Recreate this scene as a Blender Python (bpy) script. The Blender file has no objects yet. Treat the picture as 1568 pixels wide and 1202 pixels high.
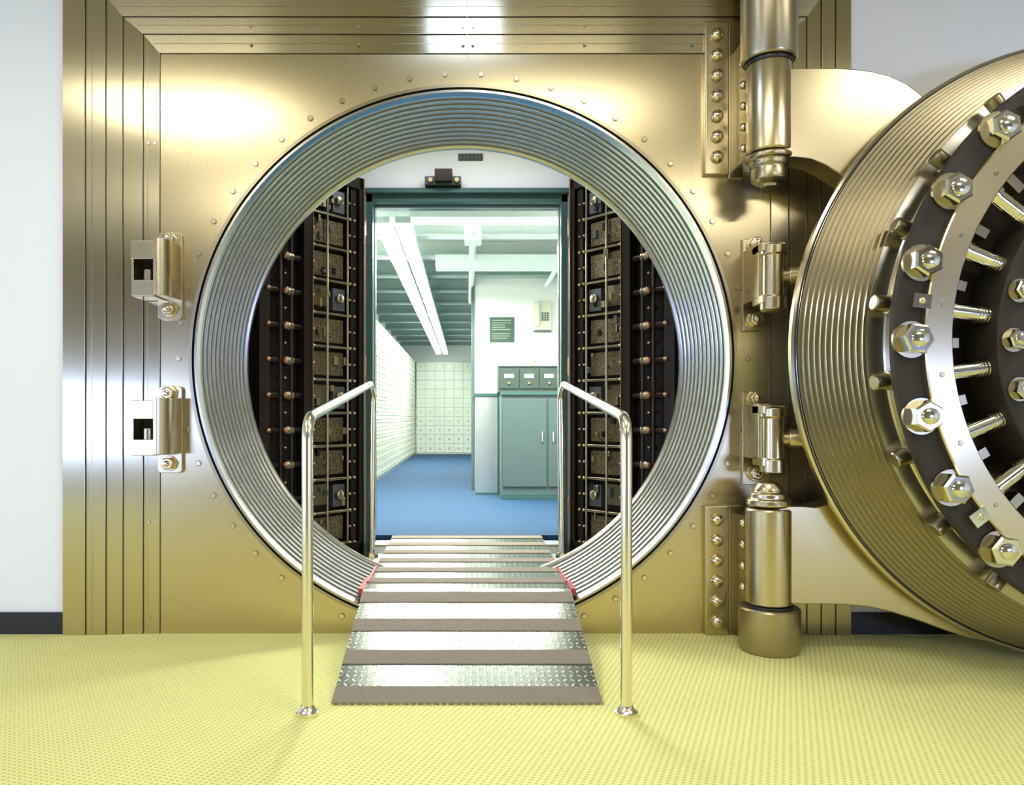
import bpy, bmesh, math, random
from mathutils import Vector, Matrix
random.seed(4)
scn=bpy.context.scene
scn.view_settings.view_transform='Standard'
scn.view_settings.look='None'
scn.view_settings.exposure=0.0
pi=math.pi
# ---------------------------------------------------------------- materials
class NT:
    def __init__(s,name):
        s.m=bpy.data.materials.new(name); s.m.use_nodes=True
        s.t=s.m.node_tree; s.b=s.t.nodes['Principled BSDF']
    def n(s,t,**k):
        x=s.t.nodes.new(t)
        for a,b in k.items(): setattr(x,a,b)
        return x
    def l(s,a,b): s.t.links.new(a,b)
    def math(s,op,a,b=None,c=None):
        x=s.n('ShaderNodeMath',operation=op)
        for i,v in enumerate((a,b,c)):
            if v is None: continue
            if isinstance(v,(int,float)): x.inputs[i].default_value=v
            else: s.l(v,x.inputs[i])
        return x.outputs[0]
    def pos(s):
        return s.n('ShaderNodeNewGeometry').outputs['Position']
    def xyz(s):
        x=s.n('ShaderNodeSeparateXYZ'); s.l(s.pos(),x.inputs[0]); return x.outputs
    def noise(s,scale,detail=3,stretch=(1,1,1)):
        mp=s.n('ShaderNodeMapping'); mp.inputs['Scale'].default_value=stretch
        s.l(s.pos(),mp.inputs['Vector'])
        x=s.n('ShaderNodeTexNoise'); x.inputs['Scale'].default_value=scale; x.inputs['Detail'].default_value=detail
        s.l(mp.outputs[0],x.inputs['Vector']); return x.outputs['Fac']
    def mix(s,f,a,b):
        x=s.n('ShaderNodeMix',data_type='RGBA')
        if isinstance(f,(int,float)): x.inputs[0].default_value=f
        else: s.l(f,x.inputs[0])
        for i,v in ((6,a),(7,b)):
            if isinstance(v,tuple): x.inputs[i].default_value=(*v,1)
            else: s.l(v,x.inputs[i])
        return x.outputs[2]
    def rng(s,f,a,b,lo=0,hi=1):
        x=s.n('ShaderNodeMapRange'); s.l(f,x.inputs[0])
        x.inputs[1].default_value=lo; x.inputs[2].default_value=hi
        x.inputs[3].default_value=a; x.inputs[4].default_value=b
        return x.outputs[0]
    def bump(s,h,strength=.3,dist=.01):
        x=s.n('ShaderNodeBump'); x.inputs['Strength'].default_value=strength; x.inputs['Distance'].default_value=dist
        s.l(h,x.inputs['Height']); s.l(x.outputs[0],s.b.inputs['Normal'])
def metal(name,col,rough=.3,aniso=0,tan=None,center=None,var=.05,stretch=(1,1,1),scale=8,rv=.08):
    k=NT(name); b=k.b
    b.inputs['Metallic'].default_value=1
    n=k.noise(scale,4,stretch)
    c2=tuple(c*(1-var) for c in col)
    k.l(k.mix(n,c2,col),b.inputs['Base Color'])
    k.l(k.rng(n,rough*(1-rv),rough*(1+rv)),b.inputs['Roughness'])
    if aniso:
        b.inputs['Anisotropic'].default_value=aniso
        if center:
            sub=k.n('ShaderNodeVectorMath',operation='SUBTRACT'); k.l(k.pos(),sub.inputs[0]); sub.inputs[1].default_value=center
            nm=k.n('ShaderNodeVectorMath',operation='NORMALIZE'); k.l(sub.outputs[0],nm.inputs[0])
            k.l(nm.outputs[0],b.inputs['Tangent'])
        else:
            c=k.n('ShaderNodeCombineXYZ')
            for i in range(3): c.inputs[i].default_value=tan[i]
            k.l(c.outputs[0],b.inputs['Tangent'])
    return k.m
def plain(name,col,rough=.6,metallic=0,var=.06,scale=6,bump=0):
    k=NT(name); b=k.b
    n=k.noise(scale,4)
    k.l(k.mix(n,tuple(c*(1-var) for c in col),col),b.inputs['Base Color'])
    b.inputs['Roughness'].default_value=rough; b.inputs['Metallic'].default_value=metallic
    if bump:
        k.bump(k.noise(scale*20,2),bump,.004)
    return k.m
def emis(name,col,st):
    k=NT(name); k.b.inputs['Base Color'].default_value=(*col,1)
    k.b.inputs['Emission Color'].default_value=(*col,1); k.b.inputs['Emission Strength'].default_value=st
    try: k.m.cycles.emission_sampling='NONE'
    except Exception: pass
    return k.m
OC=(-.02,0,1.403)     # opening centre
DC=(2.88,0,1.405)     # open door centre
M={}
M['panel']=metal('brushed_gold_steel',(.60,.505,.31),.27,.6,tan=(1,0,0),stretch=(14,1,.2),scale=14,var=.02,rv=.04)
M['jamb']=metal('brushed_gold_steel_vertical',(.60,.52,.345),.24,.85,tan=(1,0,0),stretch=(14,1,.2),scale=14,var=.02,rv=.04)
M['head']=metal('brushed_gold_steel_horizontal',(.60,.52,.345),.24,.85,tan=(0,0,1),stretch=(.2,1,14),scale=14,var=.02,rv=.04)
M['barrel']=metal('turned_steel',(.70,.71,.69),.21,.6,tan=(0,1,0),scale=5)
M['ring']=metal('steel_edge_ring',(.50,.48,.42),.25)
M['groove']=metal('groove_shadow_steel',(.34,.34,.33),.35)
M['dbarrel']=metal('turned_gold_steel',(.66,.59,.43),.23,.6,tan=(0,1,0),scale=5)
M['dgroove']=metal('groove_bronze_steel',(.30,.26,.17),.35)  # same gold steel darkened: groove shade put into the colour
M['dring']=metal('gold_ring_steel',(.68,.57,.36),.28,.5,center=DC,scale=5)
M['cast']=metal('cast_gold_steel',(.60,.51,.32),.27,scale=4)
M['castdark']=metal('bronze_steel',(.42,.36,.23),.30,scale=5)
M['rivet']=metal('rivet_brass',(.74,.64,.45),.22)
M['chrome']=metal('polished_steel',(.76,.74,.64),.13)
M['satin']=metal('satin_steel',(.66,.70,.72),.38)
M['rail']=metal('satin_steel_rail',(.88,.82,.66),.22)
M['black']=plain('black_rubber',(.012,.011,.010),.4)
M['dark']=plain('dark_mechanism',(.040,.028,.02),.35,.6,.5,9)
M['crackle']=plain('black_crackle_paint',(.042,.032,.022),.6,.1,.5,40,.5)
M['copper']=metal('copper_knob',(.42,.24,.14),.3)
M['oldbrass']=metal('old_brass',(.50,.39,.18),.35)
M['white']=plain('white_wall_paint',(.88,.88,.84),.7,var=.02)
M['rear']=plain('tan_wall_paint',(.22,.19,.13),.7,var=.02)
M['ceil']=plain('ceiling_paint',(.42,.38,.29),.8,var=.03)
M['baseb']=plain('black_baseboard',(.012,.010,.006),.5)
M['teal']=plain('teal_paint',(.05,.12,.105),.35,var=.1)
M['tealpale']=plain('pale_teal_paint',(.20,.28,.28),.4,var=.1)
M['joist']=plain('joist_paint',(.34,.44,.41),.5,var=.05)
M['cab']=plain('cabinet_teal_paint',(.085,.13,.12),.4,var=.06)
M['cabdk']=plain('drawer_green_paint',(.045,.072,.057),.45,var=.06)
M['paper']=plain('label_paper',(.42,.50,.36),.7)
M['beam']=plain('beam_paint',(.82,.90,.85),.6)
M['box']=plain('deposit_box_enamel',(.78,.86,.72),.35,var=.08)
M['boxgap']=plain('deposit_box_frame',(.55,.64,.52),.5)
M['red']=plain('red_edge_tape',(.55,.05,.05),.5)
M['tape']=plain('grip_tape',(.30,.25,.18),.85,var=.25,scale=60,bump=.5)
M['sign']=plain('sign_green',(.045,.09,.06),.5)
M['phone']=plain('cream_plastic',(.66,.68,.52),.4)
M['gray']=plain('gray_paint',(.30,.34,.38),.5)
M['gpanel']=plain('dark_steel_panel',(.16,.17,.18),.35,.5,.3,12)
M['tube']=emis('fluorescent_tube',(.93,1,.97),9)
M['tube2']=emis('fluorescent_diffuser_warm',(1,.97,.85),5)
M['tube3']=emis('fluorescent_diffuser_cool',(.55,.68,1),7)
M['sky']=emis('window_daylight',(.42,.55,1.0),9)
# carpet
k=NT('yellow_green_carpet'); o=k.xyz()
u=k.math('ADD',o[0],k.math('MULTIPLY',o[1],.6)); v=k.math('SUBTRACT',o[1],k.math('MULTIPLY',o[0],.35))
a=k.math('SINE',k.math('MULTIPLY',u,190)); b_=k.math('SINE',k.math('MULTIPLY',v,230))
p=k.math('MULTIPLY',a,b_); dot=k.rng(p,0,1,.1,.7)
n=k.noise(2.2,3); c1=k.mix(n,(.77,.73,.26),(.83,.80,.32))
k.l(k.mix(k.math('MULTIPLY',dot,.65),c1,(.41,.41,.11)),k.b.inputs['Base Color']); k.b.inputs['Roughness'].default_value=.9
k.bump(k.math('ADD',dot,k.noise(250,2)),.4,.006); M['carpet']=k.m
k=NT('blue_carpet'); n=k.noise(60,3)
k.l(k.mix(n,(.006,.040,.10),(.011,.062,.135)),k.b.inputs['Base Color']); k.b.inputs['Roughness'].default_value=.9; M['blue']=k.m
# diamond plate
k=NT('diamond_plate'); o=k.xyz(); S=34
uu=k.math('MULTIPLY',o[0],S); vv=k.math('MULTIPLY',o[1],S)
fu=k.math('SUBTRACT',k.math('FRACT',uu),.5); fv=k.math('SUBTRACT',k.math('FRACT',vv),.5)
par=k.math('FLOORED_MODULO',k.math('ADD',k.math('FLOOR',uu),k.math('FLOOR',vv)),2)
sg=k.math('SUBTRACT',k.math('MULTIPLY',par,2),1)
aa=k.math('ADD',fu,k.math('MULTIPLY',sg,fv)); bb=k.math('SUBTRACT',fu,k.math('MULTIPLY',sg,fv))
d=k.math('ADD',k.math('POWER',k.math('ABSOLUTE',k.math('DIVIDE',aa,.72)),2),k.math('POWER',k.math('ABSOLUTE',k.math('DIVIDE',bb,.2)),2))
h=k.rng(d,1,0,.35,1.0)
k.b.inputs['Metallic'].default_value=1
k.l(k.mix(h,(.27,.29,.24),(.74,.75,.66)),k.b.inputs['Base Color']); k.b.inputs['Roughness'].default_value=.25
k.bump(h,.8,.006); M['plate']=k.m
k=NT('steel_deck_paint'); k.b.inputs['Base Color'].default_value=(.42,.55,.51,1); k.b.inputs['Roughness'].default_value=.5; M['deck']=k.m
k=NT('speckled_bronze'); k.b.inputs['Metallic'].default_value=.7
n=k.noise(160,2); k.l(k.mix(k.rng(n,0,1,.4,.6),(.05,.035,.015),(.34,.26,.14)),k.b.inputs['Base Color']); k.b.inputs['Roughness'].default_value=.4; M['speck']=k.m

# ---------------------------------------------------------------- builder
class O:
    def __init__(s,name):
        s.name=name; s.bm=bmesh.new(); s.mats=[]
    def mi(s,m):
        if m not in s.mats: s.mats.append(m)
        return s.mats.index(m)
    def face(s,vs,m):
        try:
            f=s.bm.faces.new(vs); f.material_index=s.mi(m); return f
        except ValueError: return None
    def hexa(s,P,m):
        v=[s.bm.verts.new(p) for p in P]
        for q in ((0,1,2,3),(7,6,5,4),(0,4,5,1),(1,5,6,2),(2,6,7,3),(3,7,4,0)): s.face([v[i] for i in q],m)
    def box(s,x0,x1,y0,y1,z0,z1,m):
        s.hexa([(x0,y0,z0),(x1,y0,z0),(x1,y1,z0),(x0,y1,z0),(x0,y0,z1),(x1,y0,z1),(x1,y1,z1),(x0,y1,z1)],m)
    def obox(s,c,ax,ay,az,hx,hy,hz,m):
        c=Vector(c);ax=Vector(ax).normalized();ay=Vector(ay).normalized();az=Vector(az).normalized()
        P=[]
        for z in (-1,1):
            for x,y in ((-1,-1),(1,-1),(1,1),(-1,1)): P.append(c+ax*hx*x+ay*hy*y+az*hz*z)
        s.hexa(P,m)
    def cyl(s,p0,p1,r,m,n=24,r2=None,rot=0):
        s.tube([(p0,r),(p1,r if r2 is None else r2)],m,n,rot)
    def tube(s,st,m,n=24,rot=0,caps=True):
        a=Vector(st[0][0]); e=Vector(st[-1][0]); d=(e-a).normalized()
        t=Vector((0,0,1)) if abs(d.z)<.9 else Vector((1,0,0))
        u=d.cross(t).normalized(); w=d.cross(u)
        rings=[]
        for p,r in st:
            p=Vector(p); rings.append([s.bm.verts.new(p+u*r*math.cos(rot+2*pi*i/n)+w*r*math.sin(rot+2*pi*i/n)) for i in range(n)])
        for A,B in zip(rings,rings[1:]):
            for i in range(n): s.face([A[i],A[(i+1)%n],B[(i+1)%n],B[i]],m)
        if caps: s.face(rings[0][::-1],m); s.face(rings[-1],m)
    def dome(s,c,ax,r,h,m,n=14):
        c=Vector(c);ax=Vector(ax).normalized(); st=[(c,r)]
        for i in range(1,5):
            a=i/5*pi/2; st.append((c+ax*h*math.sin(a),r*math.cos(a)))
        st.append((c+ax*h,r*.05)); s.tube(st,m,n)
    def lathe(s,prof,cx,cz,m,n=160,closed=False):
        rings=[]
        for r,y in prof:
            if r<1e-5: rings.append([s.bm.verts.new((cx,y,cz))]); continue
            rings.append([s.bm.verts.new((cx+r*math.cos(2*pi*i/n),y,cz+r*math.sin(2*pi*i/n))) for i in range(n)])
        prs=list(zip(rings,rings[1:]))
        if closed: prs.append((rings[-1],rings[0]))
        for q,(A,B) in enumerate(prs):
            mm=m[q] if isinstance(m,list) else m
            for i in range(n):
                j=(i+1)%n
                if len(A)==1 and len(B)==1: continue
                if len(A)==1: s.face([A[0],B[j],B[i]],mm)
                elif len(B)==1: s.face([A[i],A[j],B[0]],mm)
                else: s.face([A[i],A[j],B[j],B[i]],mm)
    def prism(s,poly,y0,y1,m,axis='y'):
        def P(a,b,y): return (a,y,b) if axis=='y' else ((y,a,b) if axis=='x' else (a,b,y))
        A=[s.bm.verts.new(P(a,b,y0)) for a,b in poly]; B=[s.bm.verts.new(P(a,b,y1)) for a,b in poly]
        n=len(poly)
        for i in range(n): s.face([A[i],A[(i+1)%n],B[(i+1)%n],B[i]],m)
        s.face(A[::-1],m); s.face(B,m)
    def holeplate(s,x0,x1,z0,z1,cx,cz,r,y,m,n=220):
        ang=[2*pi*i/n for i in range(n)]
        for X in (x0,x1):
            for Z in (z0,z1): ang.append(math.atan2(Z-cz,X-cx)%(2*pi))
        ang=sorted(set(ang)); I=[];Q=[]
        for t in ang:
            c,sn=math.cos(t),math.sin(t); L=[]
            if c>1e-9: L.append((x1-cx)/c)
            if c<-1e-9: L.append((x0-cx)/c)
            if sn>1e-9: L.append((z1-cz)/sn)
            if sn<-1e-9: L.append((z0-cz)/sn)
            R=min(L); I.append(s.bm.verts.new((cx+r*c,y,cz+r*sn))); Q.append(s.bm.verts.new((cx+R*c,y,cz+R*sn)))
        for i in range(len(ang)):
            j=(i+1)%len(ang); s.face([I[i],I[j],Q[j],Q[i]],m)
    def done(s,bev=0,smooth=True,ang=32,parent=None):
        bmesh.ops.recalc_face_normals(s.bm,faces=s.bm.faces)
        me=bpy.data.meshes.new(s.name); s.bm.to_mesh(me); s.bm.free()
        for m in s.mats: me.materials.append(M[m])
        if smooth:
            for p in me.polygons: p.use_smooth=True
            me.set_sharp_from_angle(angle=math.radians(ang))
        ob=bpy.data.objects.new(s.name,me); scn.collection.objects.link(ob)
        if bev:
            b=ob.modifiers.new('bevel','BEVEL'); b.width=bev; b.segments=2; b.limit_method='ANGLE'; b.angle_limit=math.radians(40); b.harden_normals=True
        if parent: ob.parent=parent
        return ob
    def bolt(s,c,ax,r,h,m,wm=None):
        c=Vector(c);ax=Vector(ax).normalized()
        s.tube([(c,r*1.18),(c+ax*h*.15,r*1.18)],wm or m,24)
        rot=random.random()*1.0
        s.tube([(c+ax*h*.15,r),(c+ax*h*.72,r),(c+ax*h*.82,r*.86)],m,6,rot)
        s.tube([(c+ax*h*.8,r*.55),(c+ax*h*.93,r*.52),(c+ax*h,r*.32)],m,16)
def simple(name,x0,x1,y0,y1,z0,z1,m):
    o=O(name); o.box(x0,x1,y0,y1,z0,z1,m); return o.done(smooth=False)

# ---------------------------------------------------------------- lobby shell
LX,RX,BY,CZ=-6.6,6.6,-7.0,3.55
simple('floor',LX-.2,RX+.2,BY-.2,.25,-.2,0,'carpet')
simple('ceiling',LX-.2,RX+.2,BY-.2,.25,CZ,CZ+.2,'ceil')
simple('wall_left',LX-.2,LX,BY,.25,0,CZ,'white')
simple('wall_right',RX,RX+.2,BY,.25,0,CZ,'white')
simple('wall_rear',LX-.2,RX+.2,BY-.2,BY,0,CZ,'rear')
o=O('wall_front'); o.box(LX,-2.045,.0,.25,0,CZ,'white'); o.box(1.945,RX,.0,.25,0,CZ,'white'); o.box(-2.045,1.945,.0,.25,3.46,CZ,'white'); o.done(smooth=False)
simple('baseboard_left',LX,-2.047,-.015,0,0,.11,'baseb')
simple('baseboard_right',1.947,RX,-.015,0,0,.11,'baseb')
WIN=((-6.3,-4.0),(3.6,5.6))
for i,(x0,x1) in enumerate(WIN):
    o=O('window_%d'%(i+1)); z0,z1=.65,1.5; y=BY+.01
    o.box(x0,x1,y,y+.02,z0,z1,'sky')
    for a in (x0,(x0+x1)/2-.02,x1-.04): o.box(a,a+.04,y+.0,y+.06,z0,z1,'gray')
    for a in (z0,z1-.04): o.box(x0,x1,y,y+.06,a,a+.04,'gray')
    o.done(smooth=False)
o=O('window_3'); x=LX+.01; z0,z1=.6,1.6  # added unseen glowing window, turns the door barrel's left side blue
o.box(x,x+.02,-4.0,-1.6,z0,z1,'sky')
for a in (-4.0,-2.82,-1.64): o.box(x,x+.06,a,a+.04,z0,z1,'gray')
for a in (z0,z1-.04): o.box(x,x+.06,-4.0,-1.6,a,a+.04,'gray')
o.done(smooth=False)

# ---------------------------------------------------------------- vault portal frame
o=O('vault_portal_frame')
cx,cz=OC[0],OC[2]; R=1.393
o.holeplate(-1.567,1.55,0,2.96,cx,cz,R-.002,0,'panel')
lx=[-1.567,-1.65,-1.75,-1.833,-1.933,-2.045]; rx=[1.55,1.64,1.73,1.80,1.87,1.943]; tz=[2.96,3.055,3.14,3.24,3.34,3.455]
for i in range(5):
    f=-.006-(i)*.007
    o.box(lx[i+1],lx[i],f,.2,0,tz[i],'jamb')
    o.box(rx[i],rx[i+1],f,.2,0,tz[i],'jamb')
    o.prism([(lx[i],tz[i]),(rx[i],tz[i]),(rx[i+1],tz[i+1]),(lx[i+1],tz[i+1])],f,.2,'head')
    o.prism([(lx[i],tz[i]),(lx[i+1],tz[i+1]),(lx[i+1],tz[i])],f,.2,'jamb')
    o.prism([(rx[i],tz[i]),(rx[i+1],tz[i]),(rx[i+1],tz[i+1])],f,.2,'jamb')
    o.box(lx[i]-.0015,lx[i]+.0015,f-.001,f,0,tz[i],'castdark')
    o.box(rx[i]-.0015,rx[i]+.0015,f-.001,f,0,tz[i],'castdark')
    o.box(lx[i],rx[i],f-.001,f,tz[i]-.0015,tz[i]+.0015,'castdark')
    zm=(tz[i]+tz[i+1])/2
    o.box(lx[i]-.03,rx[i]+.03,f-.001,f,zm-.0015,zm+.0015,'castdark')
for X in (-1.628,-1.90): 
    f=-.006 if X>-1.7 else -.027
    o.box(X-.0012,X+.0012,f-.001,f,0,3.0,'castdark')
o.box(-.0,.0025,-.0012,0,cz+R+.02,2.96,'castdark')
o.box(-.0,.0022,-.038,-.02,2.96,3.45,'castdark')
def screw(x,z,y=0,r=.016):
    o.tube([((x,y,z),r),((x,y-.003,z),r)],'castdark',16)
    o.tube([((x,y-.003,z),r*.85),((x,y-.007,z),r*.7)],'rivet',16)
NS=50
for i in range(NS):
    a=2*pi*(i+.5)/NS+pi/2
    x,z=cx+1.452*math.cos(a),cz+1.452*math.sin(a)
    if z>.05 and x<1.5: screw(x,z)
for x in (-1.62,-1.59):
    for z in (2.5,.57,.08): screw(x,z,-.006 if x<-1.6 else 0,.008)
for z in (3.0,3.09):
    for x in (-1.1,-.55,-.02,.03,.6,1.15): screw(x,z,-.013,.008)
o.lathe([(R+.004,.0),(R+.004,-.012),(R-.012,-.012),(R-.012,.03)],cx,cz,'castdark',n=220)
o.lathe([(R-.012,.01),(R-.022,.01),(R-.022,-.006)],cx,cz,'black',n=220)
o.lathe([(R-.022,-.006),(R-.034,-.006),(R-.04,.03)],cx,cz,'ring',n=220)
N=11; r0=R-.04; r1=1.245; y0=.03; y1=.44
pr=[];ms=[]
for i in range(N):
    ra=r0+(r1-r0)*i/N; rb=r0+(r1-r0)*(i+1)/N; ya=y0+(y1-y0)*i/N; yb=y0+(y1-y0)*(i+1)/N
    L=yb-ya; dr=ra-rb
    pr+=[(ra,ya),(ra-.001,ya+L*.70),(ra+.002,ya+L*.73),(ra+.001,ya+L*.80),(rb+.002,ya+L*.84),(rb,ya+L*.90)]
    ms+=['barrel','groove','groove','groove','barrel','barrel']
pr.append((r1,y1)); pr+=[(r1-.012,y1+.005),(r1-.012,y1+.03),(r1+.05,y1+.03)]; ms+=['barrel','ring','ring']
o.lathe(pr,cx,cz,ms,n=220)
o.holeplate(-1.6,1.6,0,3.1,cx,cz,r1,y1+.031,'gray')
o.done(ang=25)

# ---------------------------------------------------------------- vestibule
VY=1.42; VX=1.6
o=O('vestibule_wall'); 
o.box(-VX-.1,-VX,.2,VY,0,3.1,'tealpale'); o.box(VX,VX+.1,.2,VY,0,3.1,'tealpale')
o.box(-VX-.1,VX+.1,.2,VY,3.1,3.2,'white'); o.done(smooth=False)
simple('vestibule_floor',-VX,VX,.48,VY,-.1,.14,'teal')
o=O('wall_vault_entry')
o.box(-VX-.1,-.70,VY,VY+.16,0,3.2,'white'); o.box(.70,VX+.1,VY,VY+.16,0,3.2,'white'); o.box(-.70,.70,VY,VY+.16,2.69,3.2,'white'); o.done(smooth=False)
o=O('door_frame')
for sx in (-1,1):
    a,b=sorted((sx*.705,sx*.655)); o.box(a,b,VY-.03,VY+.19,.14,2.69,'teal')
    a,b=sorted((sx*.725,sx*.70)); o.box(a,b,VY-.05,VY-.0,.14,2.66,'tealpale')
    a,b=sorted((sx*.66,sx*.645)); o.box(a,b,VY+.05,VY+.09,.14,2.61,'chrome')
o.box(-.705,.705,VY-.03,VY+.19,2.60,2.69,'teal')
o.box(-.76,.76,VY-.07,VY-.0,2.655,2.69,'teal')
o.box(-.645,.645,VY+.05,VY+.09,2.585,2.60,'tealpale')
o.done(bev=.004)
o=O('door_alarm_contact_box'); o.box(-.29,-.04,VY-.10,VY,2.70,2.76,'cabdk'); o.box(-.22,-.10,VY-.14,VY,2.715,2.80,'dark'); o.cyl((-.25,VY-.10,2.73),(-.25,VY-.12,2.73),.018,'oldbrass'); o.cyl((-.07,VY-.10,2.73),(-.07,VY-.12,2.73),.018,'oldbrass'); o.done(bev=.004)
o=O('wall_vent'); o.box(-.06,.11,VY-.012,VY,2.90,2.945,'dark')
for i in range(6): o.box(-.05+i*.026,-.035+i*.026,VY-.016,VY-.012,2.905,2.94,'cabdk')
o.done(smooth=False)

# ---------------------------------------------------------------- inner gate leaves
def leaf(sx):
    o=O('inner_vault_gate')
    A=Vector((sx*.735,VY-.13,0)); B=Vector((sx*1.27,.66,0)); U=(B-A).normalized(); L=(B-A).length
    W=Vector((0,0,1)); Nn=U.cross(W)
    if Nn.dot(Vector((-sx,-.5,0)))<0: Nn=-Nn
    def bx(u0,u1,z0,z1,n0,n1,m):
        c=A+U*(u0+u1)/2+W*(z0+z1)/2+Nn*(n0+n1)/2
        o.obox(c,U,Nn,W,(u1-u0)/2,(n1-n0)/2,(z1-z0)/2,m)
    Z0,Z1=.17,2.72
    bx(0,L,Z0,Z1,-.10,-.03,'dark')
    bx(0,.04,Z0,Z1,-.03,.05,'dark'); bx(.05,.10,Z0,Z1,-.03,.03,'dark')
    bx(.0,.012,Z0,Z1,.05,.06,'copper')
    bx(.43,.50,Z0,Z1,-.03,.05,'dark'); bx(L-.07,L,Z0,Z1,-.03,.05,'dark')
    bx(.43,.436,Z0,Z1,.05,.056,'copper')
    bx(0,L,Z0,Z0+.10,-.03,.05,'dark'); bx(0,L,Z1-.08,Z1,-.03,.05,'dark')
    nz=11; H=(Z1-Z0-.18)/nz
    rr_=random.Random(7+sx)
    for i in range(nz):
        z=Z0+.10+H*i
        bx(.10,.43,z-.008,z+.008,-.03,.035,'castdark')
        if i%3!=1: bx(.15,.39,z+.03,z+H-.03,-.03,.008,'speck')
        else:
            bx(.14,.24,z+.03,z+H-.04,-.03,.015,'gpanel'); bx(.27,.40,z+.05,z+H-.03,-.03,.0,'castdark')
            p=A+U*.20+W*(z+H*.5)+Nn*.015; o.tube([(p,.03),(p+Nn*.03,.03),(p+Nn*.035,.02)],'castdark',18)
        for u in (.075,.115,.415,.465):
            p=A+U*u+W*(z+.0)+Nn*.03; o.dome(p,Nn,.013,.018,'oldbrass',10)
            p=A+U*u+W*(z+H*.5)+Nn*.03; o.dome(p,Nn,.010,.014,'oldbrass',10)
        p=A+U*.50+W*(z+H*.5)
        o.cyl(p+Nn*.01,p+U*.24+Nn*.01,.022,'dark',14)
        o.cyl(p+U*.07+Nn*.01,p+U*.11+Nn*.01,.034,'castdark',14)
        o.dome(p+U*.13+Nn*.035,Nn,.028,.03,'copper',14)
        o.dome(p+U*.13+W*H*.5+Nn*.0,Nn,.016,.04,'castdark',12)
        o.dome(p+U*.27+Nn*.05,Nn,.018,.02,'copper',12)
        for t in range(3):
            u=rr_.uniform(.13,.38); zz=z+rr_.uniform(.03,H-.05); a=rr_.uniform(.01,.03)
            bx(u,u+a,zz,zz+rr_.uniform(.02,.06),.0,rr_.uniform(.02,.04),rr_.choice(['dark','castdark','gpanel','oldbrass']))
    for u,r,m in ((.30,.009,'castdark'),(.585,.012,'dark'),(.665,.012,'dark'),(.13,.008,'castdark')):
        o.cyl(A+U*u+Nn*.03+W*(Z0+.05),A+U*u+Nn*.03+W*(Z1-.04),r,m,12)
    for z in (.5,1.45,2.4): o.cyl(A+W*(z-.06)+Nn*.03-U*.01,A+W*(z+.06)+Nn*.03-U*.01,.02,'copper',14)
    return o.done(bev=.003)
leaf(-1); leaf(1)

# ---------------------------------------------------------------- ramp
o=O('entrance_ramp'); hw=.52; Y0=-.955; Yk=-.06; PZ=.242; YE=VY+.02; ZE=.275
prof=[(Y0,0),(Y0,.006),(Yk,PZ),(YE,ZE),(YE,ZE-.03),(.46,PZ-.03),(.44,.20),(-.03,.20),(-.03,0)]
o.prism(prof,cx+.0-hw+.02,cx+hw+.02,'plate',axis='x')
def rz(y):
    if y<Yk: return .006+(PZ-.006)*(y-Y0)/(Yk-Y0)
    return PZ+(ZE-PZ)*(y-Yk)/(YE-Yk)
def strip(a,b,m='tape',x0=cx+.02-hw,x1=cx+.02+hw,t=.004):
    segs=[(a,b)] if not (a<Yk<b) else [(a,Yk),(Yk,b)]
    for a,b in segs:
        P=[(x0,a,rz(a)),(x1,a,rz(a)),(x1,b,rz(b)),(x0,b,rz(b))]
        o.hexa([p for p in P]+[(p[0],p[1],p[2]+t) for p in P],m)
y=Y0
while y<YE-.05:
    strip(y,min(y+.10,YE)); y+=.253
for sx in (-1,1):
    a,b=sorted((cx+.02+sx*hw,cx+.02+sx*(hw-.012)))
    strip(0.06,.62,'red',a,b,.010)
    a,b=sorted((cx+.02+sx*hw,cx+.02+sx*(hw+.035)))
    o.box(a,b,.0,.44,.20,.228,'red')
    a,b=sorted((cx+.02+sx*hw,cx+.02+sx*(hw+.05)))
    o.box(a,b,.46,.95,.14,.235,'gray')
    a,b=sorted((cx+.02+sx*hw,cx+.02+sx*(hw+.11)))
    o.box(a,b,.95,1.18,.14,.20,'satin'); o.box(a,b,1.18,1.38,.14,.25,'satin'); o.box(a,b,.945,.96,.19,.204,'castdark'); o.box(a,b,1.175,1.19,.24,.254,'castdark')
o.done(smooth=False)

# ---------------------------------------------------------------- handrails
def handrail(sx):
    c=bpy.data.curves.new('handrail','CURVE'); c.dimensions='3D'; c.bevel_depth=.0215; c.bevel_resolution=6; c.use_fill_caps=True
    X=sx*.592
    key=[Vector((X,-1.045,.0)),Vector((X,-1.045,1.10)),Vector((X,.76,1.305)),Vector((X-sx*.01,.83,1.23)),Vector((X-sx*.0,.83,.20))]
    rad=[0,.085,.03,.03,0]; pts=[]
    for i,p in enumerate(key):
        if rad[i]==0: pts.append(p); continue
        a=(key[i-1]-p).normalized(); b=(key[i+1]-p).normalized()
        for t in [j/8 for j in range(9)]:
            pts.append((1-t)**2*(p+a*rad[i])+2*t*(1-t)*p+t*t*(p+b*rad[i]))
    s=c.splines.new('POLY'); s.points.add(len(pts)-1)
    for q,p in zip(s.points,pts): q.co=(*p,1)
    tmp=bpy.data.objects.new('t',c); scn.collection.objects.link(tmp)
    dg=bpy.context.evaluated_depsgraph_get(); me=bpy.data.meshes.new_from_object(tmp.evaluated_get(dg))
    bpy.data.objects.remove(tmp)
    o=O('handrail'); o.mi('rail'); o.bm.from_mesh(me)
    for f in o.bm.faces: f.material_index=0
    o.tube([((X,-1.045,0),.043),((X,-1.045,.012),.043),((X,-1.045,.02),.03),((X,-1.045,.035),.024)],'rail',28)
    o.tube([((X,.83,.14),.05),((X,.83,.25),.04),((X,.83,.27),.024)],'castdark',20)
    ob=o.done(ang=50); return ob
handrail(-1); handrail(1)

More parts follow.
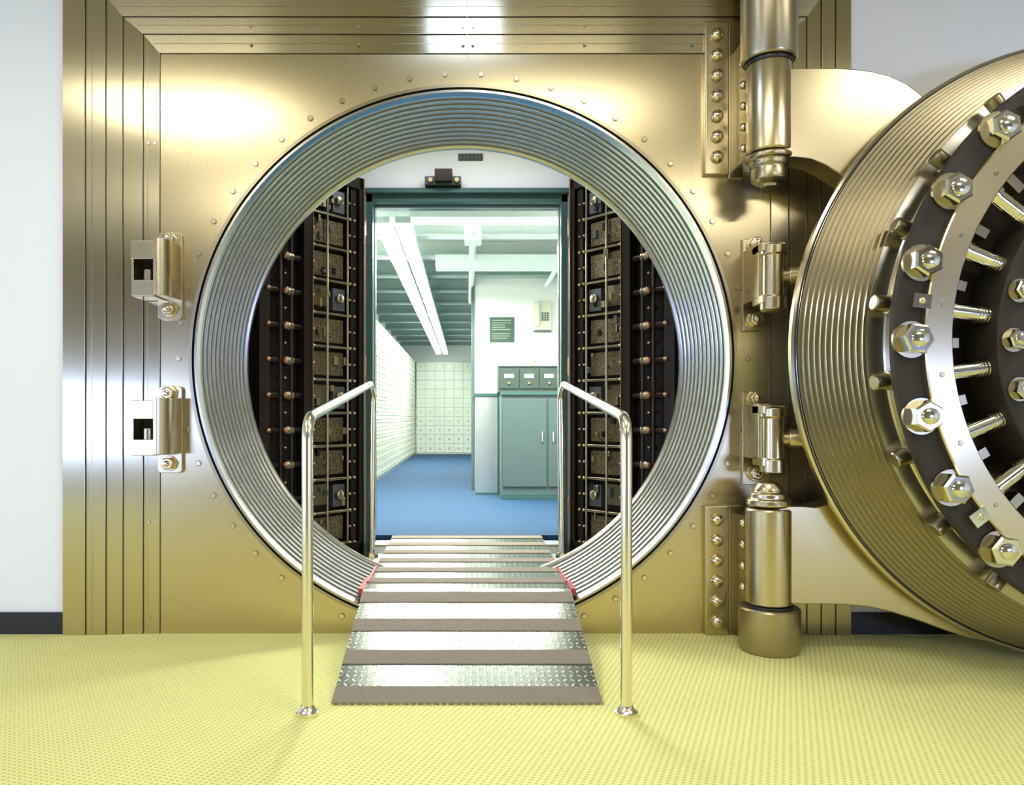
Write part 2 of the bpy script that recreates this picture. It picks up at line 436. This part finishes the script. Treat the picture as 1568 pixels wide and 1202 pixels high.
# ---------------------------------------------------------------- left latch brackets
def latch(zc):
    o=O('door_latch_bracket')
    def rp(x0,x1,z0,z1,r=.02):
        P=[]
        for (x,z,a0) in ((x1-r,z1-r,0),(x0+r,z1-r,90),(x0+r,z0+r,180),(x1-r,z0+r,270)):
            for k_ in range(4): 
                a=math.radians(a0+k_*30); P.append((x+r*math.cos(a),z+r*math.sin(a)))
        return P
    o.prism(rp(-1.57,-1.445,zc-.20,zc+.24),-.022,0,'cast')
    P=[(-1.53,-.02),(-1.53,-.175),(-1.51,-.18),(-1.485,-.165),(-1.468,-.135),(-1.462,-.10),(-1.462,-.02)]
    o.prism(P,zc-.10,zc+.18,'cast',axis='z')
    o.box(-1.64,-1.528,-.175,-.02,zc+.075,zc+.165,'cast')
    o.box(-1.64,-1.528,-.165,-.02,zc-.105,zc-.025,'cast')
    o.box(-1.64,-1.53,-.05,-.02,zc-.03,zc+.08,'black')  # black insert paints the shade inside the open notch
    o.box(-1.64,-1.628,-.165,-.02,zc-.03,zc+.08,'cast')
    o.cyl((-1.572,-.13,zc-.03),(-1.572,-.13,zc+.03),.022,'castdark',18)
    for z,dz in ((zc+.205,0),(zc-.15,0)):
        o.bolt((-1.508,-.022,z),(0,-1,0),.033,.05,'rivet')
    return o.done(bev=.006)
latch(1.80); latch(1.02)

# ---------------------------------------------------------------- guide hinges on the right
def guide(zc):
    o=O('door_guide_hinge')
    X0=1.40
    o.box(X0,1.50,-.02,0,zc-.24,zc+.23,'cast')
    o.box(X0+.01,X0+.07,-.20,-.02,zc-.10,zc+.17,'cast')
    o.box(X0+.01,1.52,-.25,-.12,zc+.12,zc+.16,'cast'); o.box(X0+.01,1.52,-.25,-.12,zc-.13,zc-.09,'cast')
    hx=1.475
    o.tube([((hx,-.22,zc-.17),.048),((hx,-.22,zc-.16),.062),((hx,-.22,zc-.10),.062),((hx,-.22,zc-.095),.052),((hx,-.22,zc+.10),.052),((hx,-.22,zc+.105),.062),((hx,-.22,zc+.145),.062),((hx,-.22,zc+.155),.04)],'cast',32)
    o.tube([((hx,-.22,zc-.0),.035),((1.56,-.24,zc-.0),.035),((1.75,-.30,zc-.0),.035)],'castdark',20)
    o.tube([((1.54,-.235,zc),.047),((1.60,-.25,zc),.047)],'cast',20)
    for z in (zc+.20,zc-.18): o.bolt((X0+.06,-.02,z),(0,-1,0),.034,.055,'rivet')
    return o.done(bev=.004)
guide(1.78); guide(1.0)

# ---------------------------------------------------------------- crane hinge
o=O('crane_hinge')
hx,hy=1.433,-.27
for z0,z1 in ((2.333,3.107),(0.0,.655)):
    o.box(1.205,1.325,-.035,0,z0,z1,'cast'); o.box(1.325,1.40,-.03,0,z0-.02 if z0>1 else 0,z1,'castdark')
    z=(z1-.07)
    while z>z0+.04:
        o.dome((1.264,-.035,z),(0,-1,0),.033,.034,'rivet',18); z-=.103
    o.box(1.35,1.46,-.27,0,z0+.02,min(z1,z0+.62),'castdark')
    z=z1-.28 if z0>1 else z1-.07
    while z>z0+.05:
        o.dome((1.35,-.17,z),(-1,0,0),.022,.022,'rivet',14); z-=.103
T=lambda L,m: o.tube([((hx,hy,z),r) for z,r in L],m,48)
T([(3.54,.128),(2.80,.128),(2.785,.12)],'castdark')
T([(2.785,.108),(2.765,.108)],'black')
T([(2.77,.100),(2.76,.104),(2.36,.104),(2.35,.098)],'cast')
T([(2.35,.085),(2.34,.108),(2.32,.108),(2.31,.09),(2.29,.09),(2.28,.078),(2.26,.082),(2.225,.082),(2.21,.06),(2.205,.045),(2.19,.04)],'castdark')
T([(.80,.02),(.79,.05),(.765,.068),(.75,.07),(.745,.085),(.72,.088),(.715,.10),(.69,.105),(.68,.09)],'cast')
T([(.675,.10),(.665,.106),(.23,.106),(.22,.10)],'cast')
T([(.22,.108),(.205,.108)],'black')
T([(.21,.132),(.20,.14),(.03,.14),(.0,.132)],'castdark')
outer=[(1.45,2.727),(1.72,2.727),(1.80,2.722),(1.88,2.712),(1.96,2.692),(2.04,2.655),(2.10,2.61),(2.20,2.51),(2.45,2.30),(2.75,1.95),(3.05,1.75),(3.05,1.08),(2.85,.85),(2.70,.45),(2.60,.12),(2.45,.055),(2.32,.079),(2.20,.12),(2.076,.165),(1.97,.198),(1.864,.222),(1.75,.232),(1.45,.236)]
inner=[(1.45,.69),(1.56,.69),(1.62,.685),(1.68,.70),(1.78,.74),(1.92,.84),(2.0,1.0),(2.0,1.9),(1.92,2.05),(1.84,2.15),(1.742,2.227),(1.667,2.276),(1.60,2.303),(1.53,2.312),(1.45,2.314)]
o.prism(outer+inner,-.345,-.20,'cast')
o.done(bev=.012,ang=30)

# ---------------------------------------------------------------- vault door
o=O('vault_door'); dx,dz=DC[0],DC[2]
FY=-.43
o.lathe([(0,-.35),(1.30,-.35),(1.36,-.37),(1.405,-.39),(1.412,-.40),(1.412,FY),(1.400,FY-.006)],dx,dz,['ring','dbarrel','dbarrel','dbarrel','dbarrel','dbarrel'],n=220)
o.lathe([(1.401,FY-.004),(1.401,FY-.012),(1.396,FY-.012),(1.396,FY-.006)],dx,dz,'black',n=220)
pr=[(1.395,FY-.008)]; ms=[]; N=12; r0=1.392; r1=1.225; y0=FY-.01; y1=-.725
for i in range(N):
    ra=r0+(r1-r0)*i/N; rb=r0+(r1-r0)*(i+1)/N; ya=y0+(y1-y0)*i/N; yb=y0+(y1-y0)*(i+1)/N
    Ls=yb-ya; dr=ra-rb
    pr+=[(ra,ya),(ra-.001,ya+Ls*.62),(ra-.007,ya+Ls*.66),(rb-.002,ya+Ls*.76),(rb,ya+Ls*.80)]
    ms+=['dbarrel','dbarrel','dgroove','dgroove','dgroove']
pr+=[(r1,y1),(r1-.02,y1-.005),(1.165,y1-.012),(1.16,y1-.02),(1.16,-.865)]; ms+=['dbarrel','ring','ring','dbarrel','dbarrel']
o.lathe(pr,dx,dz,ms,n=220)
o.lathe([(1.16,-.855),(1.205,-.858),(1.212,-.865),(1.212,-.895),(1.205,-.902),(1.09,-.902)],dx,dz,'crackle',n=200)
o.lathe([(1.108,-.900),(1.108,-.925),(1.103,-.93),(1.005,-.93),(1.0,-.925),(1.0,-.70)],dx,dz,'dring',n=200)
o.lathe([(1.0,-.70),(0,-.70)],dx,dz,'dark',n=120)
o.lathe([(.80,-.70),(.80,-.885),(.792,-.892),(.69,-.892),(.685,-.885),(.685,-.72)],dx,dz,'crackle',n=160)
o.lathe([(.665,-.70),(.665,-.91),(.655,-.92),(.60,-.92),(.595,-.91),(.595,-.70)],dx,dz,'dring',n=120)
o.lathe([(.40,-.70),(.40,-.84),(.39,-.85),(.12,-.85),(.12,-.97),(.10,-.98),(0,-.98)],dx,dz,'dring',n=96)
def pt(r,a,y): return Vector((dx+r*math.cos(a),y,dz+r*math.sin(a)))
for i in range(24):
    a=2*pi*i/24; b=a+pi/24
    ra=Vector((math.cos(a),0,math.sin(a))); rb=Vector((math.cos(b),0,math.sin(b)))
    o.bolt(pt(1.153,a,-.902),(0,-1,0),.061,.085,'chrome','castdark')
    o.bolt(pt(.745,a,-.892),(0,-1,0),.040,.06,'chrome','castdark')
    o.tube([(pt(1.14,b,-.795),.040),(pt(1.19,b,-.795),.040),(pt(1.192,b,-.795),.033),(pt(1.243,b,-.795),.033),(pt(1.248,b,-.795),.028)],'castdark',24)
    o.tube([(pt(1.01,b,-.82),.034),(pt(.80,b,-.82),.034)],'chrome',24)
    o.tube([(pt(.985,b,-.82),.042),(pt(.96,b,-.82),.042)],'chrome',24)
    for k_ in range(4):
        r=.80+.013*k_+.004; o.tube([(pt(r,b,-.82),.0375),(pt(r+.006,b,-.82),.0375)],'chrome',14)
    o.obox(pt(.93,a,-.74),ra,Vector((-math.sin(a),0,math.cos(a))),(0,1,0),.05,.02,.04,'castdark')
    o.dome(pt(.88,a,-.70),(0,-1,0),.025,.02,'oldbrass',12)
    o.tube([(pt(1.052,b,-.93),.011),(pt(1.052,b,-.934),.009)],'castdark',12)
    if i%2==0: o.tube([(pt(.63,b,-.92),.014),(pt(.63,b,-.93),.012)],'chrome',12)
for a in (7.5+15*11,7.5+15*14,7.5+15*8,7.5+15*3,-7.5):
    b=math.radians(a); rb=Vector((math.cos(b),0,math.sin(b))); tt=Vector((-math.sin(b),0,math.cos(b)))
    o.obox(pt(1.13,b,-.915),rb,tt,(0,1,0),.035,.028,.018,'chrome'); o.dome(pt(1.13,b,-.93),(0,-1,0),.014,.012,'rivet',12)
for i in range(6):
    a=2*pi*i/6+.3; rr=Vector((math.cos(a),0,math.sin(a))); tt=Vector((-math.sin(a),0,math.cos(a)))
    o.obox(pt(.50,a,-.79),rr,tt,(0,1,0),.13,.03,.02,'chrome'); o.bolt(pt(.30,a,-.85),(0,-1,0),.03,.05,'chrome')
    o.tube([(pt(.1,a,-.95),.015),(pt(.24,a,-.95),.015)],'chrome',12)
o.lathe([(.235+.018*math.cos(t*pi/6),-.95+.018*math.sin(t*pi/6)) for t in range(12)],dx,dz,'chrome',n=64,closed=True)
o.box(dx-.16,dx+.16,-.86,-.70,dz+.42,dz+.56,'oldbrass')
o.done(ang=28)

# ---------------------------------------------------------------- vault interior
FZ=.28; IY0=VY+.16; IY1=13.3; IX0=-1.18; IX1=2.3; CZ2=2.86
simple('floor_vault',-1.7,IX1+.1,IY0-.155,IY1+.2,.1,FZ,'blue')
simple('ceiling_vault',-1.7,IX1+.1,IY0,IY1+.2,CZ2+.06,CZ2+.2,'deck')
simple('wall_vault_left',-1.7,-1.45,IY0,IY1+.2,FZ,CZ2+.06,'beam')
simple('wall_vault_right',IX1,IX1+.1,IY0,IY1+.2,FZ,CZ2+.06,'white')
simple('wall_vault_rear',-1.45,IX1,IY1+.05,IY1+.2,FZ,CZ2+.06,'white')
o=O('steel_roof_deck')
y=IY0+.02
while y<IY1:
    o.prism([(y,CZ2+.06),(y+.03,CZ2),(y+.12,CZ2),(y+.15,CZ2+.06)],-1.45,IX1,'beam' if y<3.9 else 'deck',axis='x'); y+=.22  # near ribs paler: the bright-lit end put into the colour
o.done(smooth=False)
o=O('ceiling_joist')
for y in [2.75,3.6]+[4.6+i*1.0 for i in range(9)]:
    m='beam' if y<4 else 'joist'  # near joists get the pale colour to look bright-lit
    o.box(-1.45,IX1,y-.06,y+.06,CZ2-.02,CZ2,m); o.box(-1.45,IX1,y-.012,y+.012,CZ2-.16,CZ2-.02,m); o.box(-1.45,IX1,y-.06,y+.06,CZ2-.18,CZ2-.16,m)
o.done(smooth=False)
o=O('ceiling_duct'); o.box(-.30,1.6,3.30,3.55,2.54,2.66,'beam'); o.cyl((.05,2.2,2.62),(.05,6,2.62),.03,'beam'); o.cyl((.9,2.2,2.6),(.9,4.7,2.6),.025,'beam'); o.box(-.02,.12,2.3,2.5,2.55,2.68,'beam'); o.done(bev=.01)
o=O('safe_deposit_box_bank')
o.box(-1.44,IX0-.0,2.2,IY1-.07,FZ,2.38,'boxgap')
rows=20; H=(2.38-FZ-.06)/rows; y=2.22
while y<IY1-.4:
    W=.30
    for r in range(rows):
        z=FZ+.04+r*H; o.box(IX0,IX0+.012,y+.006,y+W-.006,z+.005,z+H-.005,'box')
        o.cyl((IX0+.012,y+.07,z+H/2),(IX0+.022,y+.07,z+H/2),.014,'oldbrass',8)
    y+=W
o.done(smooth=False)
o=O('safe_deposit_box_bank')
o.box(IX0+.025,.35,IY1-.05,IY1+.04,FZ,2.38,'boxgap')
cols=7; W=(.35-IX0-.03)/cols; rows=10; H=(2.1-.04)/rows
for c in range(cols):
    for r in range(rows):
        x=IX0+.027+c*W; z=FZ+.03+r*H; o.box(x+.006,x+W-.006,IY1-.065,IY1-.05,z+.006,z+H-.006,'box')
        o.cyl((x+W/2,IY1-.065,z+H/2),(x+W/2,IY1-.08,z+H/2),.022,'oldbrass',10)
o.done(smooth=False)
def fixture(x0,x1,y0,y1,z):
    o=O('fluorescent_light_fixture'); o.box(x0,x1,y0,y1,z,z+.05,'beam')
    o.box(x0+.008,x1-.008,y0+.01,y1-.01,z-.03,z,'tube')
    if y1-y0>1:
        y=y0+1.2
        while y<y1: o.box(x0,x1,y-.01,y+.01,z-.035,z,'beam'); y+=1.2
    for t in (0.02,.98):
        X=x0+(x1-x0)*t if x1-x0>y1-y0 else (x0+x1)/2; Y=y0+(y1-y0)*t if y1-y0>x1-x0 else (y0+y1)/2
        o.cyl((X,Y,z+.05),(X,Y,2.678),.006,'beam',8)
    o.done(smooth=False)
fixture(-.69,-.575,1.75,12.9,2.55); fixture(-.535,-.42,1.75,12.9,2.55)
fixture(-.75,1.5,2.0,2.12,2.66)
simple('wall_vault_partition',.08,IX1,4.75,4.87,FZ,2.80,'white')
o=O('partition_trim'); o.box(.05,.085,4.73,4.89,FZ,2.82,'cab'); o.box(.05,IX1,4.735,4.885,2.80,2.83,'cab'); o.done(smooth=False)
o=O('storage_cabinet')
o.box(.345,1.6,3.72,4.25,FZ,1.33,'cab'); o.box(.345,1.63,3.69,4.30,1.33,1.365,'teal')
o.box(.345,1.6,3.715,3.72,FZ,FZ+.06,'teal')
for x0,x1 in ((.36,.80),(.82,1.20),(1.22,1.58)):
    o.box(x0,x1,3.70,3.72,FZ+.13,1.29,'cab')
for x in (.755,.865): o.cyl((x,3.685,.86),(x,3.685,.96),.009,'chrome',10); o.box(x-.006,x+.006,3.685,3.70,.865,.875,'chrome'); o.box(x-.006,x+.006,3.685,3.70,.945,.955,'chrome')
o.done(bev=.004)
o=O('steel_end_panel'); o.box(.09,.335,4.22,4.74,FZ+.02,1.33,'satin'); o.box(.075,.342,4.20,4.745,1.33,1.365,'teal'); o.box(.085,.335,4.215,4.74,FZ,FZ+.02,'teal'); o.box(.325,.342,4.21,4.22,FZ,1.33,'teal'); o.done(bev=.003)
o=O('card_file_drawers'); o.box(.32,.96,3.85,4.2,1.365,1.62,'cabdk')
for i in range(3):
    x=.335+i*.205; o.box(x,x+.195,3.835,3.85,1.40,1.60,'cabdk'); o.box(x+.045,x+.145,3.828,3.835,1.505,1.55,'paper'); o.cyl((x+.095,3.835,1.455),(x+.095,3.815,1.455),.012,'oldbrass',12)
o.box(.32,.96,3.84,4.2,1.62,1.635,'cabdk')
o.done(bev=.003)
o=O('desk_clock'); o.cyl((.70,3.95,1.675),(.70,4.0,1.675),.042,'oldbrass',28); o.cyl((.70,3.945,1.675),(.70,3.95,1.675),.034,'paper',28); o.box(.66,.74,3.94,4.01,1.635,1.645,'oldbrass'); o.box(.698,.702,3.942,3.945,1.675,1.70,'black'); o.box(.70,.72,3.942,3.945,1.673,1.677,'black'); o.done()
o=O('notice_sign'); o.box(.26,.54,4.735,4.75,1.965,2.25,'sign')
random.seed(2)
for i,z in enumerate((2.215,2.185,2.16,2.135,2.11,2.06,2.035,2.01)):
    w=random.uniform(.14,.22); x=.29
    o.box(x,x+w,4.733,4.735,z-.003,z+.003,'paper')
o.done(smooth=False)
o=O('wall_telephone'); o.box(.77,.955,4.69,4.75,2.10,2.42,'phone'); o.box(.755,.815,4.65,4.69,2.14,2.40,'phone'); o.box(.84,.935,4.685,4.69,2.2,2.3,'paper'); o.box(.76,.96,4.70,4.75,2.08,2.10,'cab')
for i in range(3):
    for j in range(4): o.box(.85+i*.028,.868+i*.028,4.68,4.686,2.205+j*.024,2.222+j*.024,'cabdk')
o.done(bev=.006)

# ---------------------------------------------------------------- lights
def area(name,loc,rot,sx,sy,e,col):
    l=bpy.data.lights.new(name,'AREA'); l.shape='RECTANGLE'; l.size=sx; l.size_y=sy; l.energy=e; l.color=col
    ob=bpy.data.objects.new(name,l); ob.location=loc; ob.rotation_euler=rot; scn.collection.objects.link(ob); return ob
for (x,y,cool,e) in ((-2.1,-2.1,0,18),(.6,-2.1,0,17),(3.2,-2.1,0,22),(-.02,-.85,1,5),(-1.9,-4.6,0,46),(2.6,-4.6,0,46)):
    a,b=(.58,.28) if not cool else (.22,.12)
    o=O('ceiling_light_panel'); o.box(x-a-.04,x+a+.04,y-b-.04,y+b+.04,CZ-.03,CZ,'beam'); o.box(x-a,x+a,y-b,y+b,CZ-.034,CZ-.03,'tube3' if cool else 'tube2'); o.done(smooth=False)
    area('ceiling_lamp',(x,y,CZ-.05),(0,0,0),a*2,b*2,e,(.45,.6,1) if cool else (1,.96,.87))
for x0,x1 in WIN:
    area('window_light',((x0+x1)/2,BY+.1,1.07),(math.radians(90),0,0),x1-x0-.1,.65,80,(.36,.48,1))
area('window_light',(LX+.1,-2.8,1.1),(math.radians(90),0,math.radians(-90)),2.3,.9,45,(.40,.54,1))  # light of the added side window, for the blue on the barrel
for y in (3.5,9): area('vault_lamp',(-.5,y,2.48),(0,0,0),.3,4,175,(.97,1,.94))
area('vault_lamp',(.6,2.5,2.5),(0,0,0),1.0,.4,90,(.97,1,.94))
area('vestibule_lamp',(0,.85,3.05),(0,0,0),1.2,.15,11,(.90,.94,1))  # added fill light without a fixture, brightens vestibule wall and barrel bottom
w=bpy.data.worlds.new('world'); scn.world=w; w.use_nodes=True
w.node_tree.nodes['Background'].inputs[0].default_value=(.9,.92,1,1); w.node_tree.nodes['Background'].inputs[1].default_value=.3

# ---------------------------------------------------------------- camera
cd=bpy.data.cameras.new('camera'); cam=bpy.data.objects.new('camera',cd); scn.collection.objects.link(cam)
cam.location=(0,-3.833,1.1); cam.rotation_euler=(math.radians(90),0,0)
cd.sensor_width=36; cd.lens=36*1150/1568; cd.shift_x=69/1568; cd.shift_y=39/1568
cd.clip_start=.05
scn.camera=cam
